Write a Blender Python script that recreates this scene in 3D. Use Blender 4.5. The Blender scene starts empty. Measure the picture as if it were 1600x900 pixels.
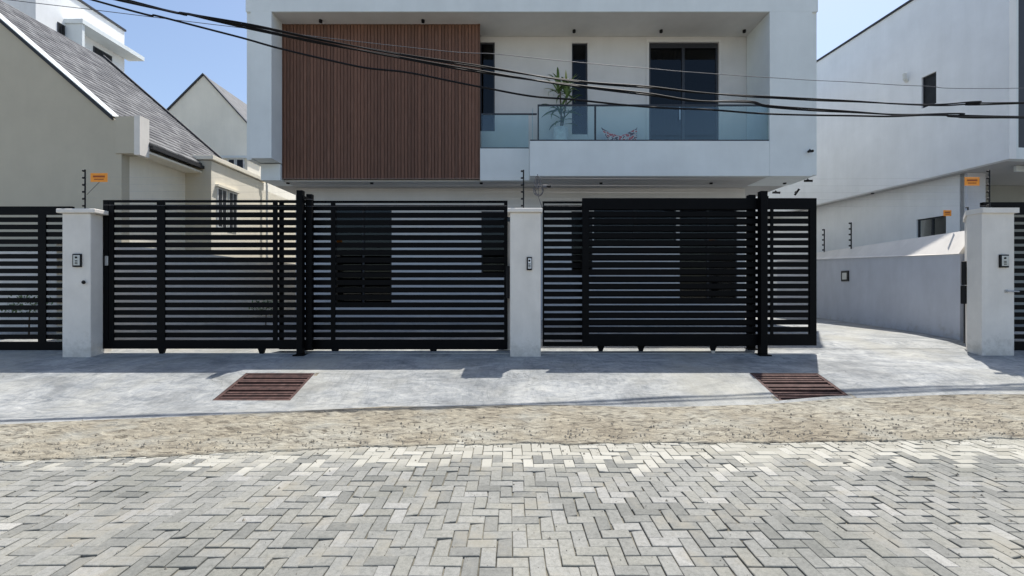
import bpy, bmesh, math, random
from mathutils import Vector, Matrix, noise
random.seed(7)
sc = bpy.context.scene
C = sc.collection
PI = math.pi
# ------------------------------------------------------------------ camera, sky, sun
cam = bpy.data.objects.new('camera', bpy.data.cameras.new('camera')); C.objects.link(cam)
F = 700.0                       # focal length in photograph pixels (1600 wide)
CZ = 1.72
cam.location = (0, 0, CZ); cam.rotation_euler = (math.radians(90), 0, 0)
cam.data.sensor_width = 36; cam.data.lens = 36*F/1600
cam.data.clip_start = 0.05; cam.data.clip_end = 2000
sc.camera = cam
SUN_EL, SUN_AZ = math.radians(65.0), math.radians(33.0)
w = bpy.data.worlds.new('World'); sc.world = w; w.use_nodes = True
nt = w.node_tree; bg = nt.nodes['Background']
sky = nt.nodes.new('ShaderNodeTexSky'); sky.sky_type = 'NISHITA'; sky.sun_disc = False
sky.sun_elevation = SUN_EL; sky.sun_rotation = SUN_AZ
sky.air_density = 1.0; sky.dust_density = 1.6; sky.ozone_density = 1.0
nt.links.new(sky.outputs[0], bg.inputs[0]); bg.inputs[1].default_value = 0.115
sl = bpy.data.lights.new('sun', 'SUN'); sl.energy = 3.5; sl.angle = math.radians(0.53); sl.color = (1, .965, .91)
sun = bpy.data.objects.new('sun', sl); C.objects.link(sun)
sd = Vector((math.sin(SUN_AZ)*math.cos(SUN_EL), math.cos(SUN_AZ)*math.cos(SUN_EL), math.sin(SUN_EL)))
sun.rotation_euler = (-sd).to_track_quat('-Z', 'Y').to_euler(); sun.location = (10, 20, 40)
sc.view_settings.view_transform = 'Standard'; sc.view_settings.look = 'None'
sc.view_settings.exposure = 0.76; sc.view_settings.gamma = 1.0

# ------------------------------------------------------------------ helpers
def X(px, d): return (px-800)/F*d
def Z(py, d): return CZ+(450-py)/F*d
def at(px, py, d): return Vector((X(px, d), d, Z(py, d)))

class MB:
    def __init__(s, M=None): s.v = []; s.f = []; s.M = M or Matrix(); s.smooth = False
    def add(s, vs, fs):
        n = len(s.v); s.v += [tuple(s.M @ Vector(p)) for p in vs]; s.f += [tuple(i+n for i in f) for f in fs]; return s
    def box(s, x0, x1, y0, y1, z0, z1, c=0.0):
        if x1 < x0: x0, x1 = x1, x0
        if y1 < y0: y0, y1 = y1, y0
        if z1 < z0: z0, z1 = z1, z0
        if c <= 0:
            vs = [(x, y, z) for x in (x0, x1) for y in (y0, y1) for z in (z0, z1)]
            return s.add(vs, [(0,1,3,2), (4,6,7,5), (0,4,5,1), (2,3,7,6), (0,2,6,4), (1,5,7,3)])
        bm = bmesh.new(); bmesh.ops.create_cube(bm, size=1)
        for v in bm.verts: v.co = Vector(((x0+x1)/2+v.co.x*(x1-x0), (y0+y1)/2+v.co.y*(y1-y0), (z0+z1)/2+v.co.z*(z1-z0)))
        bmesh.ops.bevel(bm, geom=bm.edges[:], offset=c, segments=1, profile=.5, affect='EDGES')
        bm.verts.index_update()
        s.add([v.co[:] for v in bm.verts], [[v.index for v in f.verts] for f in bm.faces]); bm.free(); return s
    def prism(s, poly, y0, y1):
        """poly in (x,z), counter-clockwise seen from -y, extruded from y0 to y1"""
        n = len(poly); vs = [(x, y0, z) for x, z in poly]+[(x, y1, z) for x, z in poly]
        fs = [tuple(range(n)), tuple(range(2*n-1, n-1, -1))]
        fs += [(i, i+n, (i+1) % n+n, (i+1) % n) for i in range(n)]
        return s.add(vs, fs)
    def plan(s, poly, z0, z1):
        """poly in (x,y), counter-clockwise from above; z1 may be a list per corner"""
        n = len(poly); zt = z1 if isinstance(z1, (list, tuple)) else [z1]*n; zb = z0 if isinstance(z0, (list, tuple)) else [z0]*n
        vs = [(p[0], p[1], zb[i]) for i, p in enumerate(poly)]+[(p[0], p[1], zt[i]) for i, p in enumerate(poly)]
        fs = [tuple(range(n-1, -1, -1)), tuple(range(n, 2*n))]
        fs += [(i, (i+1) % n, (i+1) % n+n, i+n) for i in range(n)]
        return s.add(vs, fs)
    def tube(s, pts, r, n=8, r2=None):
        pts = [Vector(p) for p in pts]; rings = []
        N = len(pts)
        for i, p in enumerate(pts):
            t = (pts[min(i+1, N-1)]-pts[max(i-1, 0)]).normalized()
            a = Vector((0, 0, 1)) if abs(t.z) < .9 else Vector((1, 0, 0))
            u = t.cross(a).normalized(); v = t.cross(u)
            rr = r if r2 is None else r+(r2-r)*i/(N-1)
            rings.append([p+u*rr*math.cos(2*PI*k/n)+v*rr*math.sin(2*PI*k/n) for k in range(n)])
        vs = [q for R in rings for q in R]; fs = []
        for i in range(N-1):
            for k in range(n):
                fs.append((i*n+k, i*n+(k+1) % n, (i+1)*n+(k+1) % n, (i+1)*n+k))
        fs.append(tuple(range(n-1, -1, -1))); fs.append(tuple((N-1)*n+k for k in range(n)))
        return s.add(vs, fs)
    def lathe(s, prof, n=20, o=(0, 0, 0)):
        vs = [(o[0]+r*math.cos(2*PI*k/n), o[1]+r*math.sin(2*PI*k/n), o[2]+z) for r, z in prof for k in range(n)]; fs = []
        for i in range(len(prof)-1):
            for k in range(n): fs.append((i*n+k, i*n+(k+1) % n, (i+1)*n+(k+1) % n, (i+1)*n+k))
        fs.append(tuple(range(n-1, -1, -1))); fs.append(tuple((len(prof)-1)*n+k for k in range(n)))
        return s.add(vs, fs)
    def mesh(s, name, m=None):
        me = bpy.data.meshes.new(name); me.from_pydata(s.v, [], s.f)
        bm = bmesh.new(); bm.from_mesh(me); bmesh.ops.recalc_face_normals(bm, faces=bm.faces[:]) if not getattr(s, 'open', False) else None
        bm.to_mesh(me); bm.free()
        if m: me.materials.append(m)
        if s.smooth:
            for p in me.polygons: p.use_smooth = True
        me.update(); return me
    def build(s, name, m, parent=None, label=None):
        o = bpy.data.objects.new(name, s.mesh(name, m)); C.objects.link(o)
        if parent: o.parent = parent
        if label: o['label'] = label
        return o
def link(name, me, parent=None, loc=(0, 0, 0), rot=(0, 0, 0), scale=None):
    o = bpy.data.objects.new(name, me); C.objects.link(o); o.location = loc; o.rotation_euler = rot
    if scale: o.scale = scale
    if parent: o.parent = parent
    return o
def tag(o, label, cat, group=None):
    o['label'] = label; o['category'] = cat
    if group: o['group'] = group
    return o
def thing(name, label, cat, group=None, loc=(0, 0, 0)):
    o = bpy.data.objects.new(name, None); C.objects.link(o); o.location = loc; o.empty_display_size = .1
    return tag(o, label, cat, group)
def structure(o): o['kind'] = 'structure'; return o
def stuff(o): o['kind'] = 'stuff'; return o
def copy_tree(o, parent=None):
    c = o.copy(); C.objects.link(c)
    if parent: c.parent = parent
    for ch in list(o.children): copy_tree(ch, c)
    return c
def wall(mb, x0, x1, y0, y1, z0, z1, holes=()):
    """a slab facing -y with rectangular openings (hx0,hx1,hz0,hz1)"""
    xs = sorted({x0, x1, *[h[0] for h in holes], *[h[1] for h in holes]}); zs = sorted({z0, z1, *[h[2] for h in holes], *[h[3] for h in holes]})
    nx, nz = len(xs)-1, len(zs)-1
    solid = [[not any(h[0] <= (xs[i]+xs[i+1])/2 <= h[1] and h[2] <= (zs[j]+zs[j+1])/2 <= h[3] for h in holes) for j in range(nz)] for i in range(nx)]
    ok = lambda i, j: 0 <= i < nx and 0 <= j < nz and solid[i][j]
    for i in range(nx):
        for j in range(nz):
            if not solid[i][j]: continue
            a, b, c, d = xs[i], xs[i+1], zs[j], zs[j+1]
            mb.add([(a, y0, c), (b, y0, c), (b, y0, d), (a, y0, d)], [(0, 1, 2, 3)])
            mb.add([(a, y1, c), (b, y1, c), (b, y1, d), (a, y1, d)], [(3, 2, 1, 0)])
            if not ok(i-1, j): mb.add([(a, y0, c), (a, y0, d), (a, y1, d), (a, y1, c)], [(0, 1, 2, 3)])
            if not ok(i+1, j): mb.add([(b, y0, c), (b, y1, c), (b, y1, d), (b, y0, d)], [(0, 1, 2, 3)])
            if not ok(i, j-1): mb.add([(a, y0, c), (a, y1, c), (b, y1, c), (b, y0, c)], [(0, 1, 2, 3)])
            if not ok(i, j+1): mb.add([(a, y0, d), (b, y0, d), (b, y1, d), (a, y1, d)], [(0, 1, 2, 3)])
    mb.open = True
    return mb

# ------------------------------------------------------------------ materials
def ramp(N, L, src, stops):
    r = N.new('ShaderNodeValToRGB'); L.new(src, r.inputs[0]); e = r.color_ramp.elements
    while len(e) > 1: e.remove(e[-1])
    e[0].position = stops[0][0]; e[0].color = (*stops[0][1], 1)
    for p, c in stops[1:]:
        k = e.new(p); k.color = (*c, 1)
    return r.outputs[0]
def tex(N, L, vec, scale, detail=5, rough=.55, stretch=None, dist=0):
    if stretch:
        m = N.new('ShaderNodeMapping'); m.inputs['Scale'].default_value = stretch; L.new(vec, m.inputs[0]); vec = m.outputs[0]
    n = N.new('ShaderNodeTexNoise'); n.inputs['Scale'].default_value = scale; n.inputs['Detail'].default_value = detail
    n.inputs['Roughness'].default_value = rough; n.inputs['Distortion'].default_value = dist
    L.new(vec, n.inputs['Vector']); return n.outputs[0]
def mix(N, L, fac, a, b, mode='MIX'):
    m = N.new('ShaderNodeMix'); m.data_type = 'RGBA'; m.blend_type = mode
    for s, v in ((m.inputs[0], fac), (m.inputs[6], a), (m.inputs[7], b)):
        if hasattr(v, 'is_linked') or hasattr(v, 'links'): L.new(v, s)
        elif isinstance(v, (int, float)): s.default_value = v
        else: s.default_value = (*v, 1)
    return m.outputs[2]
def new_mat(name):
    m = bpy.data.materials.new(name); m.use_nodes = True; t = m.node_tree
    return m, t.nodes, t.links, t.nodes['Principled BSDF']
def bump(N, L, B, h, strength, dist=.01):
    b = N.new('ShaderNodeBump'); b.inputs['Strength'].default_value = strength; b.inputs['Distance'].default_value = dist
    L.new(h, b.inputs['Height']); L.new(b.outputs[0], B.inputs['Normal'])
def geo(N): return N.new('ShaderNodeNewGeometry')
def plaster(name, c, var=.06, streak=.05, rough=.85, scale=1.2, bs=.25):
    m, N, L, B = new_mat(name); P = geo(N).outputs['Position']
    big = tex(N, L, P, scale, 4, .6); fine = tex(N, L, P, 60, 6, .7); st = tex(N, L, P, 1.0, 5, .65, stretch=(3, 3, .5))
    lo = tuple(v*(1-var*2) for v in c); hi = tuple(min(1, v*(1+var)) for v in c)
    col = ramp(N, L, big, [(.3, lo), (.7, hi)])
    stc = ramp(N, L, st, [(.36, (1-streak*1.0, 1-streak*1.0, 1-streak*1.1)), (.62, (1, 1, 1))])
    col = mix(N, L, 1.0, col, stc, 'MULTIPLY')
    sp = N.new('ShaderNodeSeparateXYZ'); L.new(P, sp.inputs[0])
    ma = N.new('ShaderNodeMath'); ma.operation = 'MULTIPLY_ADD'; ma.inputs[1].default_value = -.55
    L.new(sp.outputs[2], ma.inputs[0]); L.new(tex(N, L, P, 6, 6, .7), ma.inputs[2])
    col = mix(N, L, ramp(N, L, ma.outputs[0], [(.08, (0, 0, 0)), (.32, (.42, .42, .42))]), col, (.36, .33, .27))
    L.new(col, B.inputs['Base Color']); B.inputs['Roughness'].default_value = rough
    bump(N, L, B, fine, bs, .004); return m
def simple(name, c, rough=.5, metal=0, var=.15, scale=8, bs=.1, spec=.5):
    m, N, L, B = new_mat(name); P = geo(N).outputs['Position']
    n = tex(N, L, P, scale, 5, .6); f = tex(N, L, P, scale*12, 4, .6)
    L.new(ramp(N, L, n, [(.3, tuple(v*(1-var) for v in c)), (.7, tuple(min(1, v*(1+var)) for v in c))]), B.inputs['Base Color'])
    B.inputs['Roughness'].default_value = rough; B.inputs['Metallic'].default_value = metal
    B.inputs['Specular IOR Level'].default_value = spec
    bump(N, L, B, f, bs, .002); return m
def glass(name, tint, gl=.06, rough=.02, boost=1.0):
    m, N, L, B = new_mat(name); N.remove(B); out = N['Material Output']
    tr = N.new('ShaderNodeBsdfTransparent'); tr.inputs[0].default_value = (*tint, 1)
    g = N.new('ShaderNodeBsdfGlossy'); g.inputs['Roughness'].default_value = rough; g.inputs[0].default_value = (.9, .97, 1, 1)
    fr = N.new('ShaderNodeFresnel'); fr.inputs[0].default_value = 1.5
    a = N.new('ShaderNodeMath'); a.operation = 'MULTIPLY_ADD'; a.inputs[1].default_value = boost; a.inputs[2].default_value = gl
    L.new(fr.outputs[0], a.inputs[0]); mx = N.new('ShaderNodeMixShader')
    L.new(a.outputs[0], mx.inputs[0]); L.new(tr.outputs[0], mx.inputs[1]); L.new(g.outputs[0], mx.inputs[2]); L.new(mx.outputs[0], out.inputs[0])
    return m

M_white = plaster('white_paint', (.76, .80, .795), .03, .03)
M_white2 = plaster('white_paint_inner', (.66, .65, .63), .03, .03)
M_pillar = plaster('pillar_paint', (.80, .755, .69), .04, .06, scale=2.2)
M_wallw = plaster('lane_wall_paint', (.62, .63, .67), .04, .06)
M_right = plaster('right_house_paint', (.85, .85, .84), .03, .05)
M_grey = plaster('grey_green_render', (.53, .48, .375), .03, .03)
M_cream = plaster('cream_render', (.88, .82, .69), .03, .04)
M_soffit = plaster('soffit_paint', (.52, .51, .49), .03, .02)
M_dark_in = simple('dark_room', (.06, .06, .065), .9)
M_black = simple('black_metal', (.0022, .0023, .0028), .55, 0, .3, 10, .12, .10)
M_blackp = simple('black_plastic', (.006, .006, .007), .5, spec=.25)
M_steel = simple('brushed_steel', (.45, .46, .47), .35, .9)
M_trim = simple('dark_trim', (.025, .026, .03), .5)
M_frame = simple('window_frame_dark', (.02, .022, .028), .4)
M_wframe = simple('window_frame_white', (.7, .7, .68), .5)
M_curtain = simple('curtain_cloth', (.12, .10, .085), .9)
M_glass = glass('balustrade_glass', (.87, .945, .94), .02, boost=.75)
M_wglass = glass('window_glass', (.20, .21, .23), .005, boost=.55)
M_louvre = simple('dark_louvre', (.035, .037, .04), .7, spec=.1)
M_orange = simple('orange_sign', (.85, .30, .02), .5, var=.06, bs=0)
M_signink = simple('sign_ink', (.30, .07, .01), .6, bs=0)
M_pot = simple('white_pot', (.72, .74, .74), .35)
M_soil = simple('soil', (.05, .035, .025), .95)
M_leaf = simple('leaf_green', (.10, .17, .05), .45, var=.45, scale=5)
M_leaf2 = simple('leaf_young', (.34, .38, .14), .45, var=.35, scale=6)
M_stem = simple('stem_brown', (.10, .08, .05), .8)
M_pvc = simple('white_pipe', (.7, .7, .66), .4)
M_wire = simple('fence_wire_metal', (.35, .35, .36), .4, .8)
M_cable = simple('cable_rubber', (.006, .006, .007), .6, var=.3, spec=.2)
M_thin = simple('grey_line', (.10, .10, .11), .6)
M_shade = simple('dark_roof_trim', (.02, .02, .022), .6)

def m_wood():
    m, N, L, B = new_mat('brown_wood_slats'); P = geo(N).outputs['Position']
    oi = N.new('ShaderNodeObjectInfo').outputs['Random']
    g = tex(N, L, P, 2.5, 8, .65, stretch=(26, 26, .8), dist=.4)
    col = ramp(N, L, g, [(.32, (.115, .056, .036)), (.52, (.165, .086, .058)), (.72, (.235, .137, .098))])
    v = ramp(N, L, oi, [(0, (.80, .80, .80)), (1, (1.15, 1.12, 1.1))])
    L.new(mix(N, L, 1, col, v, 'MULTIPLY'), B.inputs['Base Color']); B.inputs['Roughness'].default_value = .6; B.inputs['Specular IOR Level'].default_value = .25
    bump(N, L, B, g, .3, .003); return m
M_wood = m_wood()
def m_rust():
    m, N, L, B = new_mat('rusty_iron'); P = geo(N).outputs['Position']
    a = tex(N, L, P, 9, 7, .7); b = tex(N, L, P, 60, 5, .7)
    col = ramp(N, L, a, [(.3, (.030, .017, .014)), (.5, (.072, .034, .027)), (.62, (.10, .052, .042)), (.75, (.17, .13, .11))])
    L.new(col, B.inputs['Base Color']); B.inputs['Roughness'].default_value = .85; bump(N, L, B, b, .6, .004); return m
M_rust = m_rust()
def m_concrete():
    m, N, L, B = new_mat('trowelled_concrete'); P = geo(N).outputs['Position']
    a = tex(N, L, P, .8, 8, .62, dist=1.2, stretch=(1, 1.5, 1)); b = tex(N, L, P, 3.2, 8, .7, stretch=(.6, 1.6, 1), dist=2.2); c = tex(N, L, P, 45, 6, .75); dd = tex(N, L, P, .45, 4, .6)
    e = tex(N, L, P, 12, 6, .75, dist=1)
    col = ramp(N, L, a, [(.3, (.185, .19, .187)), (.48, (.285, .289, .28)), (.66, (.385, .385, .37))])
    v = ramp(N, L, b, [(.33, (.58, .61, .65)), (.45, (.88, .90, .92)), (.56, (1.05, 1.05, 1.04)), (.70, (1.35, 1.33, 1.30))])
    col = mix(N, L, 1, col, v, 'MULTIPLY')
    col = mix(N, L, 1, col, ramp(N, L, e, [(.32, (.80, .81, .80)), (.5, (1, 1, 1)), (.7, (1.08, 1.08, 1.07))]), 'MULTIPLY')
    vo = N.new('ShaderNodeTexVoronoi'); vo.feature = 'DISTANCE_TO_EDGE'; vo.inputs['Scale'].default_value = .38
    wp = N.new('ShaderNodeVectorMath'); wp.operation = 'ADD'; nn = N.new('ShaderNodeTexNoise'); nn.inputs['Scale'].default_value = 1.6; nn.inputs['Detail'].default_value = 6; L.new(P, nn.inputs['Vector'])
    L.new(P, wp.inputs[0]); L.new(nn.outputs['Color'], wp.inputs[1]); L.new(wp.outputs[0], vo.inputs['Vector'])
    ck = ramp(N, L, vo.outputs['Distance'], [(0, (.55, .55, .55)), (.0035, (1, 1, 1))])
    col = mix(N, L, ramp(N, L, tex(N, L, P, .35, 2), [(.5, (0, 0, 0)), (.54, (1, 1, 1))]), col, mix(N, L, 1, col, ck, 'MULTIPLY'))
    st2 = tex(N, L, P, 3.5, 9, .78, stretch=(1.3, .22, 1), dist=3)
    col = mix(N, L, 1, col, ramp(N, L, st2, [(.36, (.78, .79, .80)), (.48, (1, 1, 1)), (.6, (1.05, 1.05, 1.05)), (.72, (1.22, 1.22, 1.2))]), 'MULTIPLY')
    tan = ramp(N, L, dd, [(.5, (0, 0, 0)), (.68, (.55, .55, .55))])
    col = mix(N, L, tan, col, (.38, .36, .29))
    L.new(col, B.inputs['Base Color']); B.inputs['Roughness'].default_value = .8
    ad = N.new('ShaderNodeMath'); ad.operation = 'MULTIPLY_ADD'; ad.inputs[1].default_value = 1.6; L.new(b, ad.inputs[0]); L.new(c, ad.inputs[2])
    bump(N, L, B, ad.outputs[0], .55, .012); return m
M_conc = m_concrete()
def m_gutter():
    m, N, L, B = new_mat('raked_tan_concrete'); P = geo(N).outputs['Position']
    a = tex(N, L, P, .7, 5, .6); b = tex(N, L, P, 9, 4, .6, stretch=(.5, 1.7, 1), dist=1.2); c = tex(N, L, P, 70, 6, .75); g = tex(N, L, P, 1.3, 5, .6)
    col = ramp(N, L, a, [(.32, (.225, .195, .143)), (.5, (.275, .248, .19)), (.7, (.33, .315, .262))])
    v = ramp(N, L, b, [(.36, (.36, .34, .32)), (.44, (.80, .79, .78)), (.54, (1.04, 1.04, 1.03)), (.66, (1.3, 1.3, 1.29))])
    col = mix(N, L, 1, col, v, 'MULTIPLY')
    col = mix(N, L, 1, col, ramp(N, L, c, [(.3, (.75, .75, .74)), (.6, (1.08, 1.08, 1.08))]), 'MULTIPLY')
    col = mix(N, L, ramp(N, L, g, [(.52, (0, 0, 0)), (.7, (.6, .6, .6))]), col, (.33, .33, .29))
    L.new(col, B.inputs['Base Color']); B.inputs['Roughness'].default_value = .9
    bump(N, L, B, b, 1.0, .035); return m
M_gutter = m_gutter()
def m_paver():
    m, N, L, B = new_mat('grey_concrete_paver'); G = geo(N); P = G.outputs['Position']
    oi = N.new('ShaderNodeObjectInfo').outputs['Random']
    s = N.new('ShaderNodeMath'); s.operation = 'ADD'; L.new(oi, s.inputs[0]); L.new(G.outputs['Random Per Island'], s.inputs[1])
    fr = N.new('ShaderNodeMath'); fr.operation = 'FRACT'; L.new(s.outputs[0], fr.inputs[0]); R = fr.outputs[0]
    col = ramp(N, L, R, [(0, (.180, .180, .163)), (.25, (.225, .224, .203)), (.5, (.262, .260, .238)), (.75, (.240, .236, .205)), (.93, (.285, .282, .262)), (1, (.35, .343, .315))])
    a = tex(N, L, P, .55, 5, .6); b = tex(N, L, P, 28, 7, .75); c = tex(N, L, P, 140, 4, .7); d = tex(N, L, P, 2.2, 6, .65)
    col = mix(N, L, 1, col, ramp(N, L, a, [(.35, (.76, .77, .76)), (.5, (.98, .98, .98)), (.65, (1.14, 1.13, 1.1))]), 'MULTIPLY')
    col = mix(N, L, 1, col, ramp(N, L, b, [(.3, (.70, .70, .68)), (.5, (1, 1, 1)), (.72, (1.22, 1.21, 1.19))]), 'MULTIPLY')
    col = mix(N, L, 1, col, ramp(N, L, c, [(.35, (.86, .86, .86)), (.65, (1.1, 1.1, 1.1))]), 'MULTIPLY')
    # sandy stains
    col = mix(N, L, ramp(N, L, d, [(.53, (0, 0, 0)), (.70, (.8, .8, .8))]), col, (.25, .232, .185))
    # cement-washed pavers along the gutter: a splashed band with ragged outline
    sp = N.new('ShaderNodeSeparateXYZ'); L.new(P, sp.inputs[0])
    e = N.new('ShaderNodeMath'); e.operation = 'MULTIPLY_ADD'; e.inputs[1].default_value = 1.15; e.inputs[2].default_value = -4.93; L.new(sp.outputs[1], e.inputs[0])
    n2 = N.new('ShaderNodeMath'); n2.operation = 'MULTIPLY_ADD'; n2.inputs[1].default_value = .55; L.new(R, n2.inputs[0]); L.new(e.outputs[0], n2.inputs[2])
    n3 = N.new('ShaderNodeMath'); n3.operation = 'MULTIPLY_ADD'; n3.inputs[1].default_value = .5; L.new(d, n3.inputs[0]); L.new(n2.outputs[0], n3.inputs[2])
    msk = ramp(N, L, n3.outputs[0], [(.60, (0, 0, 0)), (.80, (.8, .8, .8))])
    col = mix(N, L, msk, col, mix(N, L, R, (.31, .295, .24), (.44, .425, .365)))
    L.new(col, B.inputs['Base Color']); B.inputs['Roughness'].default_value = .88
    bump(N, L, B, b, .5, .004); return m
M_paver = m_paver()
M_bed = simple('joint_sand', (.15, .14, .11), .95, var=.75, scale=3, bs=.5)
M_ground = simple('sandy_ground', (.30, .27, .21), .95, var=.2, scale=.4, bs=.5)
def m_tile():
    m, N, L, B = new_mat('grey_roof_shingle'); G = geo(N); P = G.outputs['Position']
    col = ramp(N, L, G.outputs['Random Per Island'], [(0, (.075, .075, .08)), (.5, (.115, .115, .118)), (1, (.19, .19, .19))])
    n = tex(N, L, P, 25, 5, .7)
    L.new(mix(N, L, 1, col, ramp(N, L, n, [(.3, (.7, .7, .7)), (.7, (1.2, 1.2, 1.2))]), 'MULTIPLY'), B.inputs['Base Color'])
    B.inputs['Roughness'].default_value = .8; bump(N, L, B, n, .4, .01); return m
M_tile = m_tile()
M_sidewall = plaster('side_wall_paint', (.74, .71, .65), .05, .08)
def m_chair():
    m, N, L, B = new_mat('patterned_cloth'); P = N.new('ShaderNodeTexCoord').outputs['Object']
    v = N.new('ShaderNodeTexVoronoi'); v.inputs['Scale'].default_value = 9; L.new(P, v.inputs['Vector'])
    L.new(ramp(N, L, v.outputs['Distance'], [(.0, (.60, .07, .05)), (.46, (.60, .07, .05)), (.48, (.75, .68, .62)), (.62, (.75, .68, .62)), (.65, (.10, .03, .03))]), B.inputs['Base Color'])
    B.inputs['Roughness'].default_value = .9; return m
M_chair = m_chair()

# ------------------------------------------------------------------ ground profile
def lerp_tab(tab, x):
    if x <= tab[0][0]: return tab[0][1]
    for (a, b), (c, d) in zip(tab, tab[1:]):
        if x <= c: return b+(d-b)*(x-a)/(c-a)
    return tab[-1][1]
ZT = [(6.40, 0), (6.52, .012), (6.65, .040), (7.5, .29), (8.75, .43), (9.7, .56), (11, .62), (16, .68), (30, .70)]
def gz(y): return lerp_tab(ZT, y)
E1 = [(-24, 3.6), (-5.10, 4.46), (-4.0, 4.52), (-2.68, 4.69), (-1.4, 4.86), (0, 4.94), (2.9, 4.97), (5.9, 5.12), (24, 5.9)]
E2 = [(-24, 4.0), (-6.44, 5.63), (-5.0, 5.85), (-3.5, 6.14), (-1.85, 6.44), (0, 6.51), (1.8, 6.44), (3.7, 6.51), (4.9, 6.73), (7.8, 6.84), (24, 7.4)]
def e1(x): return lerp_tab(E1, x)
def e2(x): return lerp_tab(E2, x)+.02*math.sin(x*2.1)
GR = [(-4.46, -3.30), (3.98, 5.12)]        # drain grate openings in x
GY0, GY1 = 6.66, 7.51

g = MB().add([(-600, -600, -.25), (600, -600, -.25), (600, 900, -.25), (-600, 900, -.25)], [(0, 1, 2, 3)]).build('ground', M_ground); structure(g)
st = MB().box(-26, 26, -16, 6.2, -.2, -.016).build('street', M_bed); structure(st)

# concrete apron and drive, one sheet with two drain openings
xs = sorted(set([round(-26+.4*i, 3) for i in range(131)]+[v for q in GR for v in q]))
ys = [5.7, 5.9, 6.1, 6.3, 6.4, 6.52, GY0, 6.87, 7.08, 7.3, GY1, 7.8, 8.1, 8.4, 8.75, 9.2, 9.7, 10.3, 11, 13, 16, 30, 60]
vs, fs = [], []
for x in xs:
    col = [(x, e2(x), gz(e2(x))+.004)]
    for j, y in enumerate(ys):
        yy = max(y, e2(x)+.012*(j+1)); col.append((x, yy, gz(yy)+.004+.004*noise.noise((x*.7, yy, 0))))
    vs += col+[(x, col[0][1]-.002, -.2)]
n = len(ys)+2
for i in range(len(xs)-1):
    for j in range(len(ys)):
        if any(a-1e-4 <= xs[i] and xs[i+1] <= b+1e-4 for a, b in GR) and j >= 1 and GY0-1e-4 <= ys[j-1] and ys[j] <= GY1+1e-4: continue
        fs.append((i*n+j, (i+1)*n+j, (i+1)*n+j+1, i*n+j+1))
    fs.append((i*n+n-1, (i+1)*n+n-1, (i+1)*n, i*n))
ap = MB(); ap.open = True; ap.add(vs, fs); ap = ap.build('concrete_driveway', M_conc); structure(ap)
# gutter strip of raked tan concrete with a ragged lip over the pavers
NX, NY = 720, 34
vs, fs = [], []
for i in range(NX+1):
    x = -16+32*i/NX
    a = e1(x)+.05*noise.noise((x*2.1, 0, 0))+.035*noise.noise((x*9, 3, 0))+.02*noise.noise((x*27, 3, 0)); b = e2(x)-.004
    vs.append((x, a-.004, -.03))
    for j in range(NY+1):
        t = j/NY; y = a+(b-a)*t
        z = .010-.012*math.sin(PI*t)+gz(y)*(t**2)
        h = noise.noise((x*5, y*17, 1))*.022+noise.noise((x*8, y*24, 5))*.026
        z += h*min(1, t*6+.25)*min(1, (1-t)*8)
        vs.append((x, y, max(z, -.012)))
n = NY+2
for i in range(NX):
    for j in range(NY+1): fs.append((i*n+j, (i+1)*n+j, (i+1)*n+j+1, i*n+j+1))
gu = MB(); gu.open = True; gu.smooth = True; gu.add(vs, fs); gu = gu.build('gutter_strip', M_gutter); structure(gu)

# herringbone pavers (0.2 x 0.1 m)
U = .1025; J = .0030
def paver_verts(w, h, rnd, tilt):
    c = .0035; k = lambda: rnd.uniform(-.0012, .0012)
    hx, hy = w/2-J, h/2-J
    base = [(-hx, -hy), (hx, -hy), (hx, hy), (-hx, hy)]
    base = [(x+k(), y+k()) for x, y in base]
    if rnd.random() < .22:
        q = rnd.randrange(4); f = rnd.uniform(.80, .95); base[q] = (base[q][0]*f, base[q][1]*f*.96)
    dz = rnd.uniform(-.005, .003)
    tx, ty = rnd.uniform(-tilt, tilt), rnd.uniform(-tilt, tilt)
    vs = [(x, y, -.03) for x, y in base]+[(x, y, dz-c+tx*x+ty*y) for x, y in base]+[(x-math.copysign(c, x), y-math.copysign(c, y), dz+tx*x+ty*y) for x, y in base]
    fs = [(8, 9, 10, 11)]+[(i, (i+1) % 4, (i+1) % 4+4, i+4) for i in range(4)]+[(i+4, (i+1) % 4+4, (i+1) % 4+8, i+8) for i in range(4)]
    return vs, fs
rnd = random.Random(3)
bricks = []
for ix in range(-112, 113):
    for iy in range(-10, 60):
        t = (ix-iy) % 4
        if t == 0: cx, cy, o = (ix+1)*U, (iy+.5)*U, 0
        elif t == 3: cx, cy, o = (ix+.5)*U, (iy+1)*U, 1
        else: continue
        cx += .03*noise.noise((cx*.8, cy*.8, 7)); cy += .03*noise.noise((cx*.8, cy*.8, 17))
        if cy > e1(cx)+.07: continue
        bricks.append((cx, cy, o))
def shown(b):
    cx, cy, o = b
    if cy < 2.45: return 0
    if abs(cx/cy*F) > 810 or CZ/cy*F > 455: return 0
    if cy > e1(cx)-.02: return 0
    return 1/cy**3
bricks.sort(key=shown, reverse=True)
variants = {}
for o in (0, 1):
    for k in range(14):
        vs, fs = paver_verts(2*U if o == 0 else U, U if o == 0 else 2*U, rnd, .020)
        mb = MB(); mb.open = True; mb.add(vs, fs); variants[(o, k)] = mb.mesh('paver', M_paver)
for i, (cx, cy, o) in enumerate(bricks[:300]):
    link('paver', variants[(o, rnd.randrange(14))], st, (cx, cy, 0), (0, 0, rnd.uniform(-.008, .008)))
mb = MB(); mb.open = True
for cx, cy, o in bricks[300:]:
    if rnd.random() < .004: continue
    vs, fs = paver_verts(2*U if o == 0 else U, U if o == 0 else 2*U, rnd, .024)
    a = rnd.uniform(-.012, .012); ca, sa = math.cos(a), math.sin(a)
    mb.add([(cx+x*ca-y*sa, cy+x*sa+y*ca, z) for x, y, z in vs], fs)
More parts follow.
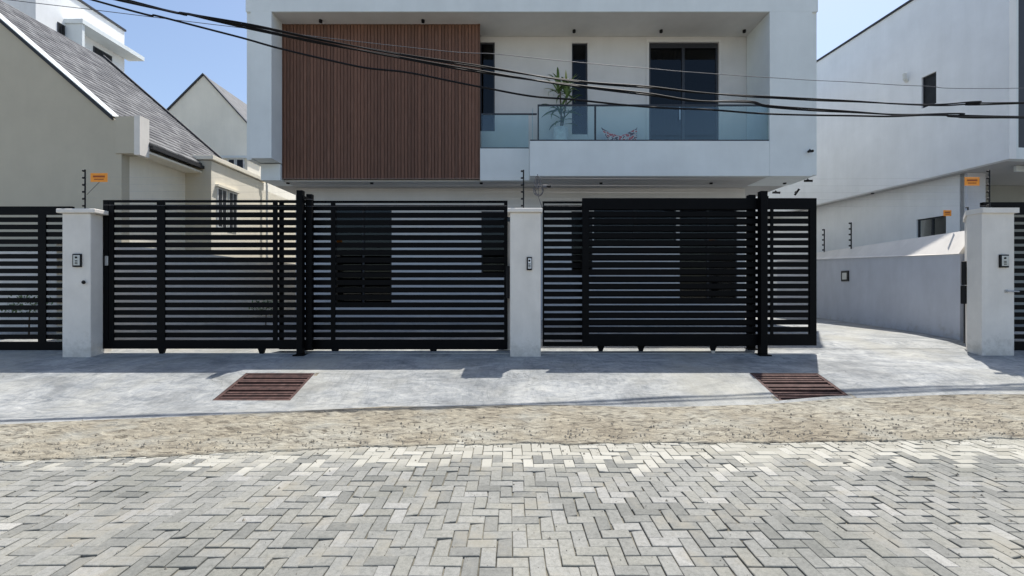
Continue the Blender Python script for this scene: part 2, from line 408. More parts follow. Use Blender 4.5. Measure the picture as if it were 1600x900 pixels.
stuff(mb.build('pavers', M_paver, st))

# loose grit, pebbles and dry crumbs
mb = MB(); mb.open = True; gq = random.Random(21)
for i in range(9000):
    x = gq.uniform(-8.5, 8.5)
    if gq.random() < .62: y = e1(x)+abs(gq.gauss(0, .35))*gq.choice((1, 1, -.45))
    else: y = gq.uniform(2.3, 6.4)
    if y > e2(x)+.05 or y < 2.2: continue
    r = gq.uniform(.002, .0055) if gq.random() < (.96 if y < e1(x) else .72) else gq.uniform(.008, .017)
    z = (.006 if y > e1(x) else -.001)+r*.3; a = gq.uniform(0, 6.28)
    p = [(x+r*math.cos(a+t)*gq.uniform(.7, 1.3), y+r*math.sin(a+t)*gq.uniform(.7, 1.3), z-r*.5) for t in (0, 1.57, 3.14, 4.71)]
    mb.add(p+[(x, y, z+r*.8)], [(0, 1, 4), (1, 2, 4), (2, 3, 4), (3, 0, 4)])
gr = mb.build('grit', simple('grit_stone', (.27, .24, .19), .9, var=.5, scale=40)); stuff(gr); gr['label'] = 'loose grit and pebbles scattered along the paving edge'; gr['category'] = 'grit'
# dark joint across the lane mouth
mb = MB(); mb.open = True
pts = [(5.2+.1*i, 9.08+.018*noise.noise((i*.25, 0, 0))+.0006*i*i*.02) for i in range(46)]
for i in range(45):
    (xa_, ya_), (xb_, yb_) = pts[i], pts[i+1]; wj = .007+.004*noise.noise((i*.5, 2, 2))
    mb.add([(xa_, ya_-wj, gz(ya_)+.010), (xb_, yb_-wj, gz(yb_)+.010), (xb_, yb_+wj, gz(yb_)+.011), (xa_, ya_+wj, gz(ya_)+.011)], [(0, 1, 2, 3)])
structure(mb.build('concrete_joint', simple('joint_dirt', (.07, .065, .055), .95)))
# drain grates
for k, (a, b) in enumerate(GR):
    t = thing('drain_grate', ['rusty drain grate in the concrete below the left sliding gate', 'rusty drain grate in the concrete below the right end of the right sliding gate'][k], 'drain grate', 'rusty drain grates')
    sl_ = math.atan2(gz(GY1)-gz(GY0), GY1-GY0)
    M = Matrix.Translation((0, GY0, gz(GY0)-.006)) @ Matrix.Rotation(sl_, 4, 'X'); Lg = (GY1-GY0)/math.cos(sl_)
    mb = MB(M)
    mb.box(a+.002, a+.05, .002, Lg-.002, -.05, .006).box(b-.05, b-.002, .002, Lg-.002, -.05, .006).box(a+.052, b-.052, .002, .03, -.05, .003).box(a+.052, b-.052, Lg-.03, Lg-.002, -.05, .003)
    mb.build('frame', M_rust, t)
    me = MB().box(a+.052, b-.052, -.021, .021, -.045, .0).mesh('bar', M_rust)
    nb = 11
    for i in range(nb):
        y = .05+(Lg-.1)*i/(nb-1)
        o = link('bar', me, t, M @ Vector((0, y, rnd.uniform(-.004, .002))), (sl_+rnd.uniform(-.05, .05), rnd.uniform(-.003, .003), rnd.uniform(-.004, .004)))
    pit = MB(); pit.open = True
    z0 = -.19
    pit.add([(a, GY0, z0), (b, GY0, z0), (b, GY1, z0), (a, GY1, z0), (a, GY0, gz(GY0)), (b, GY0, gz(GY0)), (b, GY1, gz(GY1)), (a, GY1, gz(GY1))],
            [(0, 1, 2, 3), (0, 4, 5, 1), (1, 5, 6, 2), (2, 6, 7, 3), (3, 7, 4, 0)])
    pit.build('pit', M_dark_in, t)
    cr = MB(M)
    cr.box(a-.07, a-.004, -.02, Lg+.02, -.03, .009, .004).build('kerb_edge', M_gutter, t)
    MB(M).box(b+.004, b+.07, -.02, Lg+.02, -.03, .009, .004).build('kerb_edge', M_gutter, t)

# ------------------------------------------------------------------ main white house
H = thing('white_house', 'large white modern house with brown slatted panel and glass balcony behind the two gates', 'house', loc=(0, 13, .6))
H.location = (0, 0, 0)
XL, XR, ZB, ZC, ZR = -7.73, 8.88, 4.97, 9.74, 10.12
fr = MB()
fr.box(XL+.14, -6.98, 13.0, 14.28, 5.49, ZC-.0, .0).box(XL, XL+.137, 13.06, 14.28, 5.46, ZC)            # left jamb with shadow groove
fr.box(7.48, XR-.17, 13.0, 14.28, ZB, ZC).box(XR-.167, XR, 13.06, 14.28, ZB+.04, ZC)
fr.box(XL, XR, 13.0, 14.28, ZC+.002, 10.32)
fr.build('facade_frame', M_white, H)
bd = MB()
bd.box(XL+.005, XR-.005, 14.6, 24, ZR-.33, ZR-.1)                                       # roof slab
bd.box(XL+.005, XL+.25, 14.29, 24, ZB+.3, ZR-.34).box(XR-.25, XR-.005, 14.29, 24, ZB+.3, ZR-.34).box(XL+.252, XR-.252, 23.8, 24, ZB+.3, ZR-.34)
bd.build('body', M_white, H)
pp = MB().box(XL+.01, XR-.01, 14.285, 24.01, ZR-.097, ZR).build('roof_slab', M_white, H)
# upper back wall with openings
D2 = 14.3
win_l = (X(750, D2), X(773, D2), Z(205, D2), Z(66, D2)); win_m = (X(893.5, D2), X(918, D2), Z(210, D2), Z(67, D2)); door = (X(1014, D2), X(1123, D2), 5.36, Z(66, D2))
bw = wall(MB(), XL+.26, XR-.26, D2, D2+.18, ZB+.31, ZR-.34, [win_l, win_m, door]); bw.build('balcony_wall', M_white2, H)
# panel backing + slats
PX0, PX1, PY = X(442.5, 13.6), X(747.5, 13.6), 13.6
MB().box(-6.975, PX1+.01, PY+.035, D2-.01, 5.03, ZC-.004).build('panel_backing', simple('panel_backing_brown', (.05, .03, .024), .8), H)
NSL = 58; pitch = (PX1-PX0)/NSL
me = MB().box(-pitch*.43, pitch*.43, 0, .034, 0, ZC-.008-5.03, .004).mesh('slat', M_wood)
for i in range(NSL): link('slat', me, H, (PX0+pitch*(i+.5), PY, 5.03))
MB().box(PX1, PX1+.05, PY-.01, PY+.034, 5.02, ZC-.006).box(PX0-.03, PX0, PY-.01, PY+.034, 5.02, ZC-.006).build('panel_trim', M_wood, H)
# parapets and slab
MB().box(.52, 7.478, 13.0, 13.16, ZB, 5.99, .006).box(.52, .68, 13.163, 13.7, ZB+.003, 5.985).build('front_parapet', M_white, H)
MB().box(PX1+.055, .517, 13.54, 13.70, ZB, 5.94, .006).build('side_parapet', M_white, H)
MB().box(XL+.16, -6.983, 13.5, 14.28, ZB, 5.457).build('slab_edge', M_white, H)
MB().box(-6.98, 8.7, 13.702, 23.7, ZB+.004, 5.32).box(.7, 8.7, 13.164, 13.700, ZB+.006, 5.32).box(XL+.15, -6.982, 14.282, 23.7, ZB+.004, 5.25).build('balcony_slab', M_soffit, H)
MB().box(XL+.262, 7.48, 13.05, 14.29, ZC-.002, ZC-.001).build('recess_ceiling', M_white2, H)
# ground floor front wall
D1 = 14.6
gw = [(X(928, D1), X(1057, D1), Z(380, D1), Z(316, D1)), (X(522, D1), X(612, D1), 1.1, Z(326, D1)), (X(752, D1), X(800, D1), Z(430, D1), Z(330, D1)), (X(893, D1), X(926, D1), Z(430, D1), Z(330, D1)), (X(1062, D1), X(1152, D1), Z(468, D1), Z(322, D1))]
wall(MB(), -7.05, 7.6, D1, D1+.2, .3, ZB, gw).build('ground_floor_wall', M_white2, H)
MB().box(-7.05, -6.85, D1+.21, 24, .3, ZB).box(7.4, 7.6, D1+.21, 24, .3, ZB).box(-6.84, 7.39, 23.7, 23.9, .3, ZB).build('ground_floor_side', M_white2, H)
# interior back walls, dark rooms
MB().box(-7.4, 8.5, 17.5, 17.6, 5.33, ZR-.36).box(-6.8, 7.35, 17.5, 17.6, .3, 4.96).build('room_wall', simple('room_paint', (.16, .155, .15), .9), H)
def window(parent, rect, y, fm, gm, mull=0, fw=.045, name='window', dark=None):
    x0, x1, z0, z1 = rect
    mb = MB(); d0, d1 = y+.05, y+.11
    mb.box(x0+.002, x0+fw, d0, d1, z0+.002, z1-.002).box(x1-fw, x1-.002, d0, d1, z0+.002, z1-.002).box(x0+fw+.001, x1-fw-.001, d0, d1, z0+.002, z0+fw).box(x0+fw+.001, x1-fw-.001, d0, d1, z1-fw, z1-.002)
    for k in range(mull):
        xm = x0+(x1-x0)*(k+1)/(mull+1); mb.box(xm-fw*.6, xm+fw*.6, d0-.01, d1, z0+fw+.001, z1-fw-.001)
    o = mb.build(name, fm, parent)
    for k in range(mull+1):
        a = x0+(x1-x0)*k/(mull+1); b = x0+(x1-x0)*(k+1)/(mull+1)
        MB().box(a+fw*.7, b-fw*.7, d0+.025, d0+.031, z0+fw*.8, z1-fw*.8).build('pane', gm, o)
    return o
window(H, win_l, D2, M_frame, M_wglass)
window(H, win_m, D2, M_frame, M_wglass)
dr = window(H, door, D2, M_frame, M_wglass, 1, .07, 'sliding_door')
MB().box(door[0]+.03, door[1]-.03, D2+.035, D2+.049, door[3]-.17, door[3]-.08).build('transom_bar', M_frame, dr)
MB().box((door[0]+door[1])/2-.14, (door[0]+door[1])/2-.11, D2+.0, D2+.03, 7.1, 7.5).build('handle', M_steel, dr)
# door surround moulding
mb = MB(); s = .09
mb.box(door[0]-s, door[0]-.002, D2-.025, D2-.001, 5.33, door[3]+s).box(door[1]+.002, door[1]+s, D2-.025, D2-.001, 5.33, door[3]+s).box(door[0]-.001, door[1]+.001, D2-.025, D2-.001, door[3]+.002, door[3]+s)
mb.box(win_m[0]-.05, win_m[0]-.002, D2-.02, D2-.001, win_m[2]-.05, win_m[3]+.05).box(win_m[1]+.002, win_m[1]+.05, D2-.02, D2-.001, win_m[2]-.05, win_m[3]+.05)
mb.build('door_surround', M_white2, H)
# curtain behind left pane of the door: folded sheet
def curtain(x0, x1, y, z0, z1):
    mb = MB(); mb.open = True; n = 60; vs = []
    for i in range(n+1):
        x = x0+(x1-x0)*i/n; yy = y+.05*math.sin(i*1.1)
        vs += [(x, yy, z0), (x, yy, z1)]
    mb.add(vs, [(2*i, 2*i+2, 2*i+3, 2*i+1) for i in range(n)]); mb.smooth = True; return mb
curtain(door[0]-.1, (door[0]+door[1])/2, D2+.6, 5.35, 9.6).build('curtain', M_curtain, H)
for r_, mu in zip(gw, (1, 1, 0, 0, 1)): window(H, r_, D1, M_frame, M_wglass, mu)
# black cladding strip round the tall ground-floor window
# glass balustrade
def glass_panel(x0, x1, y, z0, z1, name='glass_pane', par=H): return MB().box(x0, x1, y, y+.014, z0, z1).build(name, M_glass, par)
GZ0, GZ1 = 6.0, 7.02
bl = MB()
gxs = [X(841, 13.06), X(930, 13.06), 7.46]
bl.box(.53, 7.47, 13.03, 13.09, 5.992, 6.035)
bl.box(gxs[0]-.02, 7.47, 13.04, 13.085, GZ1, GZ1+.045)
bl.box(gxs[0]-.02, gxs[0]+.02, 13.04, 13.08, 6.037, GZ1-.001).box(gxs[1]-.025, gxs[1]+.025, 13.04, 13.08, 6.037, GZ1-.001)
bl.box(PX1+.08, .515, 13.6, 13.66, 5.942, 5.985).box(PX1+.08, gxs[0]-.01, 13.61, 13.65, 6.985, 7.03)
bl.build('balustrade_rail', M_frame, H)
glass_panel(gxs[0]+.022, gxs[1]-.027, 13.055, 6.037, GZ1-.002); glass_panel(gxs[1]+.027, 7.47, 13.055, 6.037, GZ1-.002)
glass_panel(PX1+.09, .50, 13.62, 5.987, 6.983)
MB().box(.60, .612, 13.1, 13.6, 5.99, 6.98).build('glass_pane', M_glass, H)
# downlights
dl = MB(); dl.smooth = False
dl.lathe([(.050, 0), (.050, -.07), (.042, -.07), (.040, -.04)], 14)
dlm = dl.mesh('downlight', M_blackp)
for px, d in ((501, 13.4), (661, 13.4), (897, 13.93), (1033, 13.93), (1163, 13.93)): link('downlight', dlm, H, (X(px, d), d, ZC-.003))
for px in (450, 581, 752, 939, 1111, 1226): link('downlight', dlm, H, (X(px, 13.85), 13.85, ZB+.003), scale=(1, 1, .5))
def camera_dot(name, label, p, ang, tilt, m=M_blackp, group='small black cameras and spotlights of the white house'):
    t = thing(name, label, 'security camera', group, p)
    MB().lathe([(.02, -.02), (.035, -.015), (.035, 0), (.012, .01), (.012, .03)], 12).build('mount', m, t)
    mb = MB(Matrix.Rotation(ang, 4, 'Z') @ Matrix.Rotation(tilt, 4, 'Y')); mb.tube([(-.09, 0, -.04), (.11, 0, -.04)], .032, 12).tube([(.11, 0, -.04), (.13, 0, -.04)], .038, 12)
    mb.build('camera_body', m, t); return t
camera_dot('security_camera', 'small black camera on the right corner of the white house facade', (X(1264, 12.97), 12.93, Z(235, 12.97)), math.radians(-90), .2)
camera_dot('security_camera', 'black tube camera under the right end of the white house overhang', (X(1262, 13.3), 13.3, ZB-.03), math.radians(-30), .1)
camera_dot('security_camera', 'black tube camera right of the tall gate post, under the overhang', (X(1212, 14.4), 14.4, Z(299, 14.4)), math.radians(-20), .1)
camera_dot('security_camera', 'black angled camera under the overhang, above the right sliding gate end', (X(1243, 14.4), 14.4, Z(300, 14.4)), math.radians(-60), -.9)

# plant on the balcony
def leaf_mesh(L, W, droop, name='leaf', m=None):
    n = 7; vs = []; fs = []
    for i in range(n+1):
        t = i/n; x = L*t*math.cos(droop*t*.7); z = L*(t*.55-droop*t*t*.55); w = W*math.sin(PI*min(1, t*.93+.07))**.8
        vs += [(x, -w, z+.25*w), (x, 0, z), (x, w, z+.25*w)]
    for i in range(n): fs += [(3*i, 3*i+3, 3*i+4, 3*i+1), (3*i+1, 3*i+4, 3*i+5, 3*i+2)]
    mb = MB(); mb.open = True; mb.smooth = True; mb.add(vs, fs); return mb.mesh(name, m)
pl = thing('potted_plant', 'tall leafy plant in white pot behind the balcony glass', 'potted plant', loc=(X(876, 13.72), 13.72, 5.32))
po = MB().lathe([(.12, 0), (.17, .1), (.19, .5), (.20, 1.10), (.18, 1.10), (.17, 1.0)], 20); po.smooth = True; po.build('pot', M_pot, pl)
MB().lathe([(.17, 1.02), (.0, 1.05)], 16).build('soil', M_soil, pl)
sm = MB().tube([(0, 0, .9), (.02, .01, 1.5), (-.02, 0, 2.1)], .022, 8).tube([(0, 0, .9), (.1, .03, 1.4), (.17, .05, 1.9)], .018, 8).build('stem', M_stem, pl)
lms = [leaf_mesh(.72, .034, .9, m=M_leaf), leaf_mesh(.68, .04, .6, m=M_leaf), leaf_mesh(.62, .034, 1.5, m=M_leaf), leaf_mesh(.62, .036, .3, m=M_leaf2)]
pl.scale = (1.1, 1.1, 1.17)
r2 = random.Random(11)
for (cx, cz, k) in ((-.06, 2.1, 18), (.17, 1.95, 16), (-.02, 1.55, 16), (.06, 1.3, 8)):
    for i in range(k):
        az = i*2.4+r2.uniform(-.3, .3); el = r2.uniform(-1.0, .25) if cz > 1.9 else r2.uniform(-.5, .5)
        link('leaf', lms[r2.randrange(4) if cz > 1.9 else r2.randrange(3)], pl, (cx, .0, cz+r2.uniform(-.12, .05)), (0, el, az), (r2.uniform(.8, 1.15),)*3)

# butterfly chair on the balcony
ch = thing('butterfly_chair', 'low chair with winged red and white patterned back behind the balcony glass', 'chair', loc=(X(971, 13.75), 13.72, 5.32))
ch.scale = (1.05, 1.0, 1.36)
mb = MB(); mb.open = True; mb.smooth = True; vs = []; fs = []; n = 14
for i in range(n+1):
    u = -1+2*i/n
    for j in range(7):
        t = j/6
        y = -.32+.62*t; x = u*(.36+.17*t)
        z = .42+.62*t**1.5*(.70+.30*abs(u)**1.3)-.08*(1-u*u)*(1-t)+(.18*abs(u)**2)*(1-t)
        vs.append((x, y, z))
for i in range(n):
    for j in range(6): fs.append((i*7+j, (i+1)*7+j, (i+1)*7+j+1, i*7+j+1))
mb.add(vs, fs); ob = mb.build('seat_cloth', M_chair, ch)
for s in (-1, 1):
    MB().tube([(s*.53, .30, 1.04), (s*.1, -.1, .25), (-s*.30, -.34, .0)], .011, 8).tube([(s*.36, -.32, .6), (s*.15, .0, .25), (-s*.34, .32, .0)], .011, 8).build('leg_frame', M_black, ch)

# ------------------------------------------------------------------ right neighbour house
RH = thing('right_house', 'white neighbouring house seen from its side, across the lane on the right', 'house')
ang = math.atan2(.103, 1)
MR = Matrix.Translation((12.5, 11.26, 0)) @ Matrix.Rotation(ang, 4, 'Z') @ Matrix.Rotation(-PI/2, 4, 'Z') @ Matrix.Scale(-1, 4, (1, 0, 0))
# local frame: local x runs back along the side wall, local y runs to the right, the wall faces local -y
k = math.sqrt(1+.103**2)
swin = (1.75*k, 2.168*k, 7.09, 8.02)
wall(MB(MR), 0, 13, 0, .2, ZB, 10.5, [swin]).build('side_wall', M_right, RH)
window(RH, swin, 0, M_frame, M_louvre, 0, .03).matrix_local = Matrix()
for o in RH.children:
    if o.name.startswith('window'):
        for q in [o]+list(o.children): q.data.transform(MR)
MB(MR).box(.0, .2, .202, .26, ZB+.0, 10.48).box(0, .2, .262, 6, ZB, 5.26).build('front_frame', M_white, RH)
fw_ = MB(MR); fw_.box(.1, .16, .265, 6, 5.27, 10.45).build('front_window', M_trim, RH)
MB(MR).box(.03, 13, .205, 9, 10.35, 10.49).box(0.202, 13, .205, 9, ZB+.003, 5.2).box(12.8, 13, .21, 9, 5.21, 10.34).box(.25, 12.7, 8.8, 9, 5.21, 10.34).build('floor_slab', M_soffit, RH)
MB(MR).box(1.2, 3.4, .32, .34, 6.8, 8.4).box(1.5, 3.6, .72, .74, 2.6, 4.2).build('dark_backing', M_dark_in, RH)  # added dark sheets that hide the bright interior behind the side windows
MB(MR).box(-.06, 13.06, -.05, 9.05, 10.502, 10.56).build('roof_edge', M_shade, RH)
gwin = (1.86*k, 2.72*k, 2.9, 3.86)
wall(MB(MR), 1.37, 13, .45, .62, .3, ZB-.003, [gwin]).build('ground_floor_wall', M_right, RH)
wo = window(RH, gwin, .45, M_frame, M_wglass, 1, .035)
for q in [wo]+list(wo.children): q.data.transform(MR)
MB(MR).box(1.30, 1.50, .45, 1.02, .3, ZB-.004).build('corner_column', M_wallw, RH)
MB(MR).box(2.6, 2.8, 1.0, 8, .3, ZB-.004).build('porch_wall', plaster('porch_render', (.30, .31, .29), .03, .03), RH)
MB(MR).box(.5, .56, .9, 1.6, ZB-.16, ZB-.01).tube([(.3, 1.0, ZB-.08), (.3, 1.5, ZB-.12)], .05, 10).build('porch_lamp', M_white, RH)
mv = MB(MR); mv.tube([(2.62, -.02, 8.12), (2.60, -.10, 8.18), (2.60, -.12, 8.34)], .055, 12).build('vent_pipe', M_pvc, RH)
for px in (1407,):
    t_ = 2.9; link('downlight', dlm, RH, MR @ Vector((4.05*1.0, .24, ZB+.003)), scale=(1, 1, .5))

# lane wall with coping, its splay shaped to catch the sun
LW = thing('lane_wall', 'long white boundary wall with pale sloping top beside the concrete lane', 'wall')
P0, P1 = Vector((9.86, 9.85)), Vector((11.25, 19.0))
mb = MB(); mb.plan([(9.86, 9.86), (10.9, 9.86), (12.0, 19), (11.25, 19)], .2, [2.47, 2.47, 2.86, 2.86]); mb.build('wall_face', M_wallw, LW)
cp = MB(); cp.open = False
cp.add([(9.83, 9.86, 2.472), (10.9, 9.86, 2.472), (10.9, 9.86, 3.02), (10.22, 9.86, 3.02), (11.22, 19, 2.862), (12.0, 19, 2.862), (12.0, 19, 3.0), (11.45, 19, 3.0)],
       [(0, 1, 2, 3), (7, 6, 5, 4), (0, 3, 7, 4), (3, 2, 6, 7), (1, 0, 4, 5), (2, 1, 5, 6)])
cp.build('coping', M_pillar, LW)

# ------------------------------------------------------------------ left neighbour (grey gable)
LH = thing('gabled_house', 'grey rendered house with steep shingle roof behind the far left gate', 'house')
ZE, XE = 6.31, -10.66
S = .866; RX, RZ = -15.3, ZE+S*(-10.66+15.3)
roofz = lambda x: ZE+S*(XE-x)
gp = [(-20.14, .3), (-10.46, .3), (-10.46, 6.1), (XE, 6.25), (RX, RZ-.12), (-20.14, roofz(-10.46)-.12)]
mb = MB(); mb.prism(gp, 12.0, 12.25); mb.build('gable_wall', M_grey, LH)
MB().box(-10.46-.2, -10.46, 12.252, 20, .3, 5.75).build('side_wall', M_cream, LH)
MB().prism([(-10.60, 5.32), (-9.94, 5.32), (-9.94, 6.31), (-10.60, 6.31)], 11.97, 12.27).build('kneeler', M_grey, LH)
MB().box(-10.09, -9.94+.003, 11.96, 12.275, 5.28, 6.33).build('kneeler_edge', M_pillar, LH)
# roof deck + verges
YF = 16.75
def roof_prism(x0, x1, dz0, dz1, y0, y1): 
    return [(x0, roofz(x0)+dz0), (x1, roofz(x1)+dz0), (x1, roofz(x1)+dz1), (x0, roofz(x0)+dz1)]
mb = MB(); mb.prism([(RX, RZ-.10), (-9.92, roofz(-9.92)-.10), (-9.92, roofz(-9.92)-.0), (RX, RZ)], 12.26, YF)
mb.prism([(-20.6, roofz(-10.0)-.1), (RX, RZ-.1), (RX, RZ), (-20.6, roofz(-10.0))], 12.26, YF); mb.build('roof_deck', M_shade, LH)
mb = MB(); mb.prism([(XE+.0, roofz(XE)+.0), (XE+.0, roofz(XE)+.03), (RX, RZ+.03), (RX, RZ+.0)][::-1], 11.95, 12.26); mb.build('verge_coping', M_white, LH)
mb = MB(); mb.prism([(XE-.02, roofz(XE)-.10), (XE-.02, roofz(XE)-.005), (RX, RZ-.005), (RX, RZ-.10)][::-1], 11.95, 11.998); mb.build('verge_trim', M_shade, LH)
mb = MB(); mb.prism([(-10.0, roofz(-10.0)+.0), (-10.0, roofz(-10.0)+.10), (RX, RZ+.12), (RX, RZ)][::-1], YF, YF+.08); mb.build('far_verge', M_shade, LH)
MB().box(-9.94, -9.84, 12.28, 14.35, roofz(-9.92)-.14, roofz(-9.92)-.05).build('gutter', M_shade, LH)
MB().box(-10.455, -9.93, 12.28, 14.35, 5.40, 5.46).build('eave_soffit', M_cream, LH)
# shingles: rows across the slope
sn = math.sqrt(1+S*S); mb = MB(); rr = random.Random(5)
rows = int((RX*-1-9.92)*sn/.23)+2
for i in range(rows+1):
    s0 = i*.23
    if s0/sn > 15.3-9.92-.02: break
    y = 12.28-(i % 2)*.13
    while y < YF:
        w_ = .26+rr.uniform(-.015, .015); y1 = min(y+w_, YF)
        if y1 > 12.3:
            ya = max(y, 12.28)
            xa = -9.92-s0/sn; xb = max(xa-.26/sn, RX); h = .020+rr.uniform(0, .014)
            mb.add([(xa, ya, roofz(xa)+.004), (xa, y1-.012, roofz(xa)+.004), (xa, y1-.012, roofz(xa)+h+.012), (xa, ya, roofz(xa)+h+.012), (xb, ya, roofz(xb)+.004), (xb, y1-.012, roofz(xb)+.004), (xb, y1-.012, roofz(xb)+.010), (xb, ya, roofz(xb)+.010)],
                   [(0, 1, 2, 3), (3, 2, 6, 7), (0, 3, 7, 4), (1, 5, 6, 2)])
        y += w_
mb.open = True; stuff(mb.build('shingles', M_tile, LH))
# side wing
MB().box(-10.44, -9.64, 14.36, 17.4, .3, 5.80).build('side_wing', M_grey if False else M_cream, LH)
MB().box(-10.47, -9.635, 14.34, 14.358, .3, 5.8).build('wing_front', M_grey, LH)
MB().box(-10.5, -9.55, 14.30, 17.5, 5.83, 5.97, .008).build('flat_roof', M_cream, LH)
MB().box(-10.44, -9.70, 17.42, 21.5, .3, 5.55).build('rear_wing', M_cream, LH)
MB().tube([(-9.58, 17.2, 5.9), (-9.52, 17.35, 5.88), (-9.52, 17.4, 5.7), (-9.52, 17.4, .8)], .04, 10).build('downpipe', M_pvc, LH)
MW = Matrix.Translation((-9.64, 14.36, 0)) @ Matrix.Rotation(PI/2, 4, 'Z')   # local x runs back, local -y faces right
wf = MB(MW)
for a in (.27, .84): wf.box(a, a+.48, -.03, .0, 3.7, 5.02)
wf.build('window', M_wframe, LH)
for a in (.27, .84):
    MB(MW).box(a+.05, a+.22, -.034, -.031, 3.75, 4.97).box(a+.26, a+.43, -.034, -.031, 3.75, 4.97).build('pane', M_frame, LH)
MB(MW).box(.2, 1.4, -.10, 0, 5.03, 5.10).build('window_hood', M_cream, LH)
# ------------------------------------------------------------------ far pointed gable house
FH = thing('pointed_house', 'cream house with pointed gable seen in the gap left of the white house', 'house')
ax, az = X(318, 22), Z(118, 22)
mb = MB(); mb.prism([(-19, .3), (-12.35, .3), (-12.35, az-1.09*(-12.35-ax)), (ax, az), (-19, az-1.0*(ax+19))], 22, 30); mb.build('gable_wall', M_cream, FH)
zr = az-1.09*(-12.1-ax)
mb = MB(); mb.prism([(-12.1, zr-.0), (-12.1, zr+.05), (ax, az+.05), (ax, az+.004)][::-1], 22.2, 30.2)
mb.prism([(ax, az+.004), (ax, az+.05), (-19.3, az+.05-1.0*(ax+19.3)), (-19.3, az+.004-1.0*(ax+19.3))][::-1], 22.2, 30.2); mb.build('roof', simple('slate_roof', (.13, .13, .13), .8, var=.3, scale=3, bs=.5), FH)
mb = MB(); mb.prism([(-12.1, zr-.03), (-12.1, zr+.05), (ax, az+.10), (ax, az+.004)][::-1], 21.93, 22.19)
mb.prism([(ax, az+.004), (ax, az+.10), (-19.3, az+.10-1.0*(ax+19.3)), (-19.3, az+.004-1.0*(ax+19.3))][::-1], 21.93, 22.19); mb.build('verge_trim', M_trim, FH)
MB().box(-13.9, -12.34, 20.9, 21.98, .3, 7.75).build('porch_block', M_cream, FH)
MB().box(-14.0, -12.25, 20.8, 21.98, 7.752, 7.87).build('porch_roof', M_white, FH)
for a, b in ((358, 366), (371, 380)):
    MB().box(X(a, 20.88)-.06, X(b, 20.88)+.06, 20.86, 20.898, Z(268, 20.9), Z(248, 20.9)).build('window', M_wframe, FH)
    MB().box(X(a, 20.88), X(b, 20.88), 20.85, 20.858, Z(266, 20.9), Z(250, 20.9)).build('pane', M_frame, FH)
# ------------------------------------------------------------------ white block far left
BH = thing('white_block_house', 'white flat roofed building rising behind the shingle roof, far left', 'house')
bx = -20.2; zt = 15.1
MB().box(-30, bx, 19.0, 23.35, .3, zt).build('body', M_right, BH)
MB().box(-30.05, bx+.06, 18.95, 23.4, zt+.002, zt+.10).build('roof_trim', M_trim, BH)
MB().box(bx+.003, -19.43, 20.25, 20.37, 8, 13.66).build('fin', M_white, BH)
MB().box(bx+.003, -19.36, 20.2, 23.6, 13.665, 13.87).build('canopy', M_white, BH)
for a, b, z0, z1 in ((19.90, 20.22, 12.9, 13.55), (21.6, 22.6, 12.45, 13.4)):
    o = MB().box(bx-.02, bx+.03, a, b, z0, z1).build('window', M_frame, BH)
    MB().box(bx+.031, bx+.036, a+.05, (a+b)/2-.02, z0+.05, z1-.05).build('pane', M_blackp, o); MB().box(bx+.031, bx+.036, (a+b)/2+.02, b-.05, z0+.05, z1-.05).build('pane', M_blackp, o)

# ------------------------------------------------------------------ side boundary wall behind left gate
SW = MB().box(-9.25, -9.05, 9.1, 21, .3, 2.72).build('boundary_wall', M_sidewall)
tag(SW, 'low boundary wall running back behind the left sliding gate', 'wall')

GWL = MB().box(-16, -9.3, 11.4, 11.6, .3, 2.72).build('garden_wall', M_pillar); tag(GWL, 'low white garden wall seen through the slats of the far left gate', 'wall')
# ------------------------------------------------------------------ pillars
def pillar(label, x0, x1, y0, y1, z0, z1, name='gate_pillar', cap=(.07, .04)):
    t = thing(name, label, 'pillar', 'white gate pillars')
    MB().box(x0, x1, y0, y1, z0, z1-.10, .012).build('shaft', M_pillar, t)
    MB().box(x0-cap[0], x1+cap[1], y0-.05, y1+.05, z1-.098, z1-.02, .01).build('cap', M_pillar, t)
    return t
def base_z(y): return gz(y)-.1
pL = pillar('white gate pillar with a steel keypad and small black lens, left of the left sliding gate', -8.54, -8.00, 8.50, 8.96, base_z(8.5), 3.24, cap=(.07, .12))
MB().box(-8.86, -8.5, 8.98, 9.2, .3, 3.1).build('pillar_stub', M_pillar, pL)  # hidden stub added to block a streak of sun beside the pillar
pC = pillar('white gate pillar between the two sliding gates with narrow doorbell', -.036, .55, 8.55, 9.05, base_z(8.55), 3.26, cap=(.05, .03))
MB().box(-.15, -.04, 9.0, 9.25, .3, 3.05).build('pillar_stub', M_pillar, pC)
pR = thing('gate_pillar', 'wide white gate pillar with splayed side and black meter box at the lane mouth', 'pillar', 'white gate pillars')
plan = [(9.04, 8.62), (9.66, 8.62), (9.66, 8.90), (9.27, 8.90), (10.08, 9.80), (9.90, 9.80), (9.04, 8.9)]
MB().plan(plan, .2, 3.16).build('shaft', M_pillar, pR)
MB().plan([(9.02, 8.58), (9.72, 8.58), (9.72, 8.93), (9.32, 8.93), (10.11, 9.815), (9.88, 9.815), (9.02, 8.91)], 3.162, 3.26).build('cap', M_pillar, pR)
sp = (Vector((9.90, 9.80))-Vector((9.04, 8.9))).normalized()
# the splayed face frame: local x along the face going back, local -y points out to the lane
MS = Matrix(((sp.x, sp.y, 0, 9.04), (sp.y, -sp.x, 0, 8.9), (0, 0, 1, 0), (0, 0, 0, 1)))
mx = thing('meter_box', 'tall black meter box with conduit on the splayed side of the right pillar', 'meter box')
MB(MS).box(.08, .36, -.075, -.003, 1.78, 2.26, .01).build('lower_box', M_blackp, mx)
MB(MS).box(.10, .40, -.085, -.003, 1.40, 1.77, .01).build('upper_box', M_blackp, mx)
MB(MS).tube([(.22, -.03, 1.40), (.22, -.03, .75), (.28, -.03, .6)], .014, 8).build('conduit', M_trim, mx)

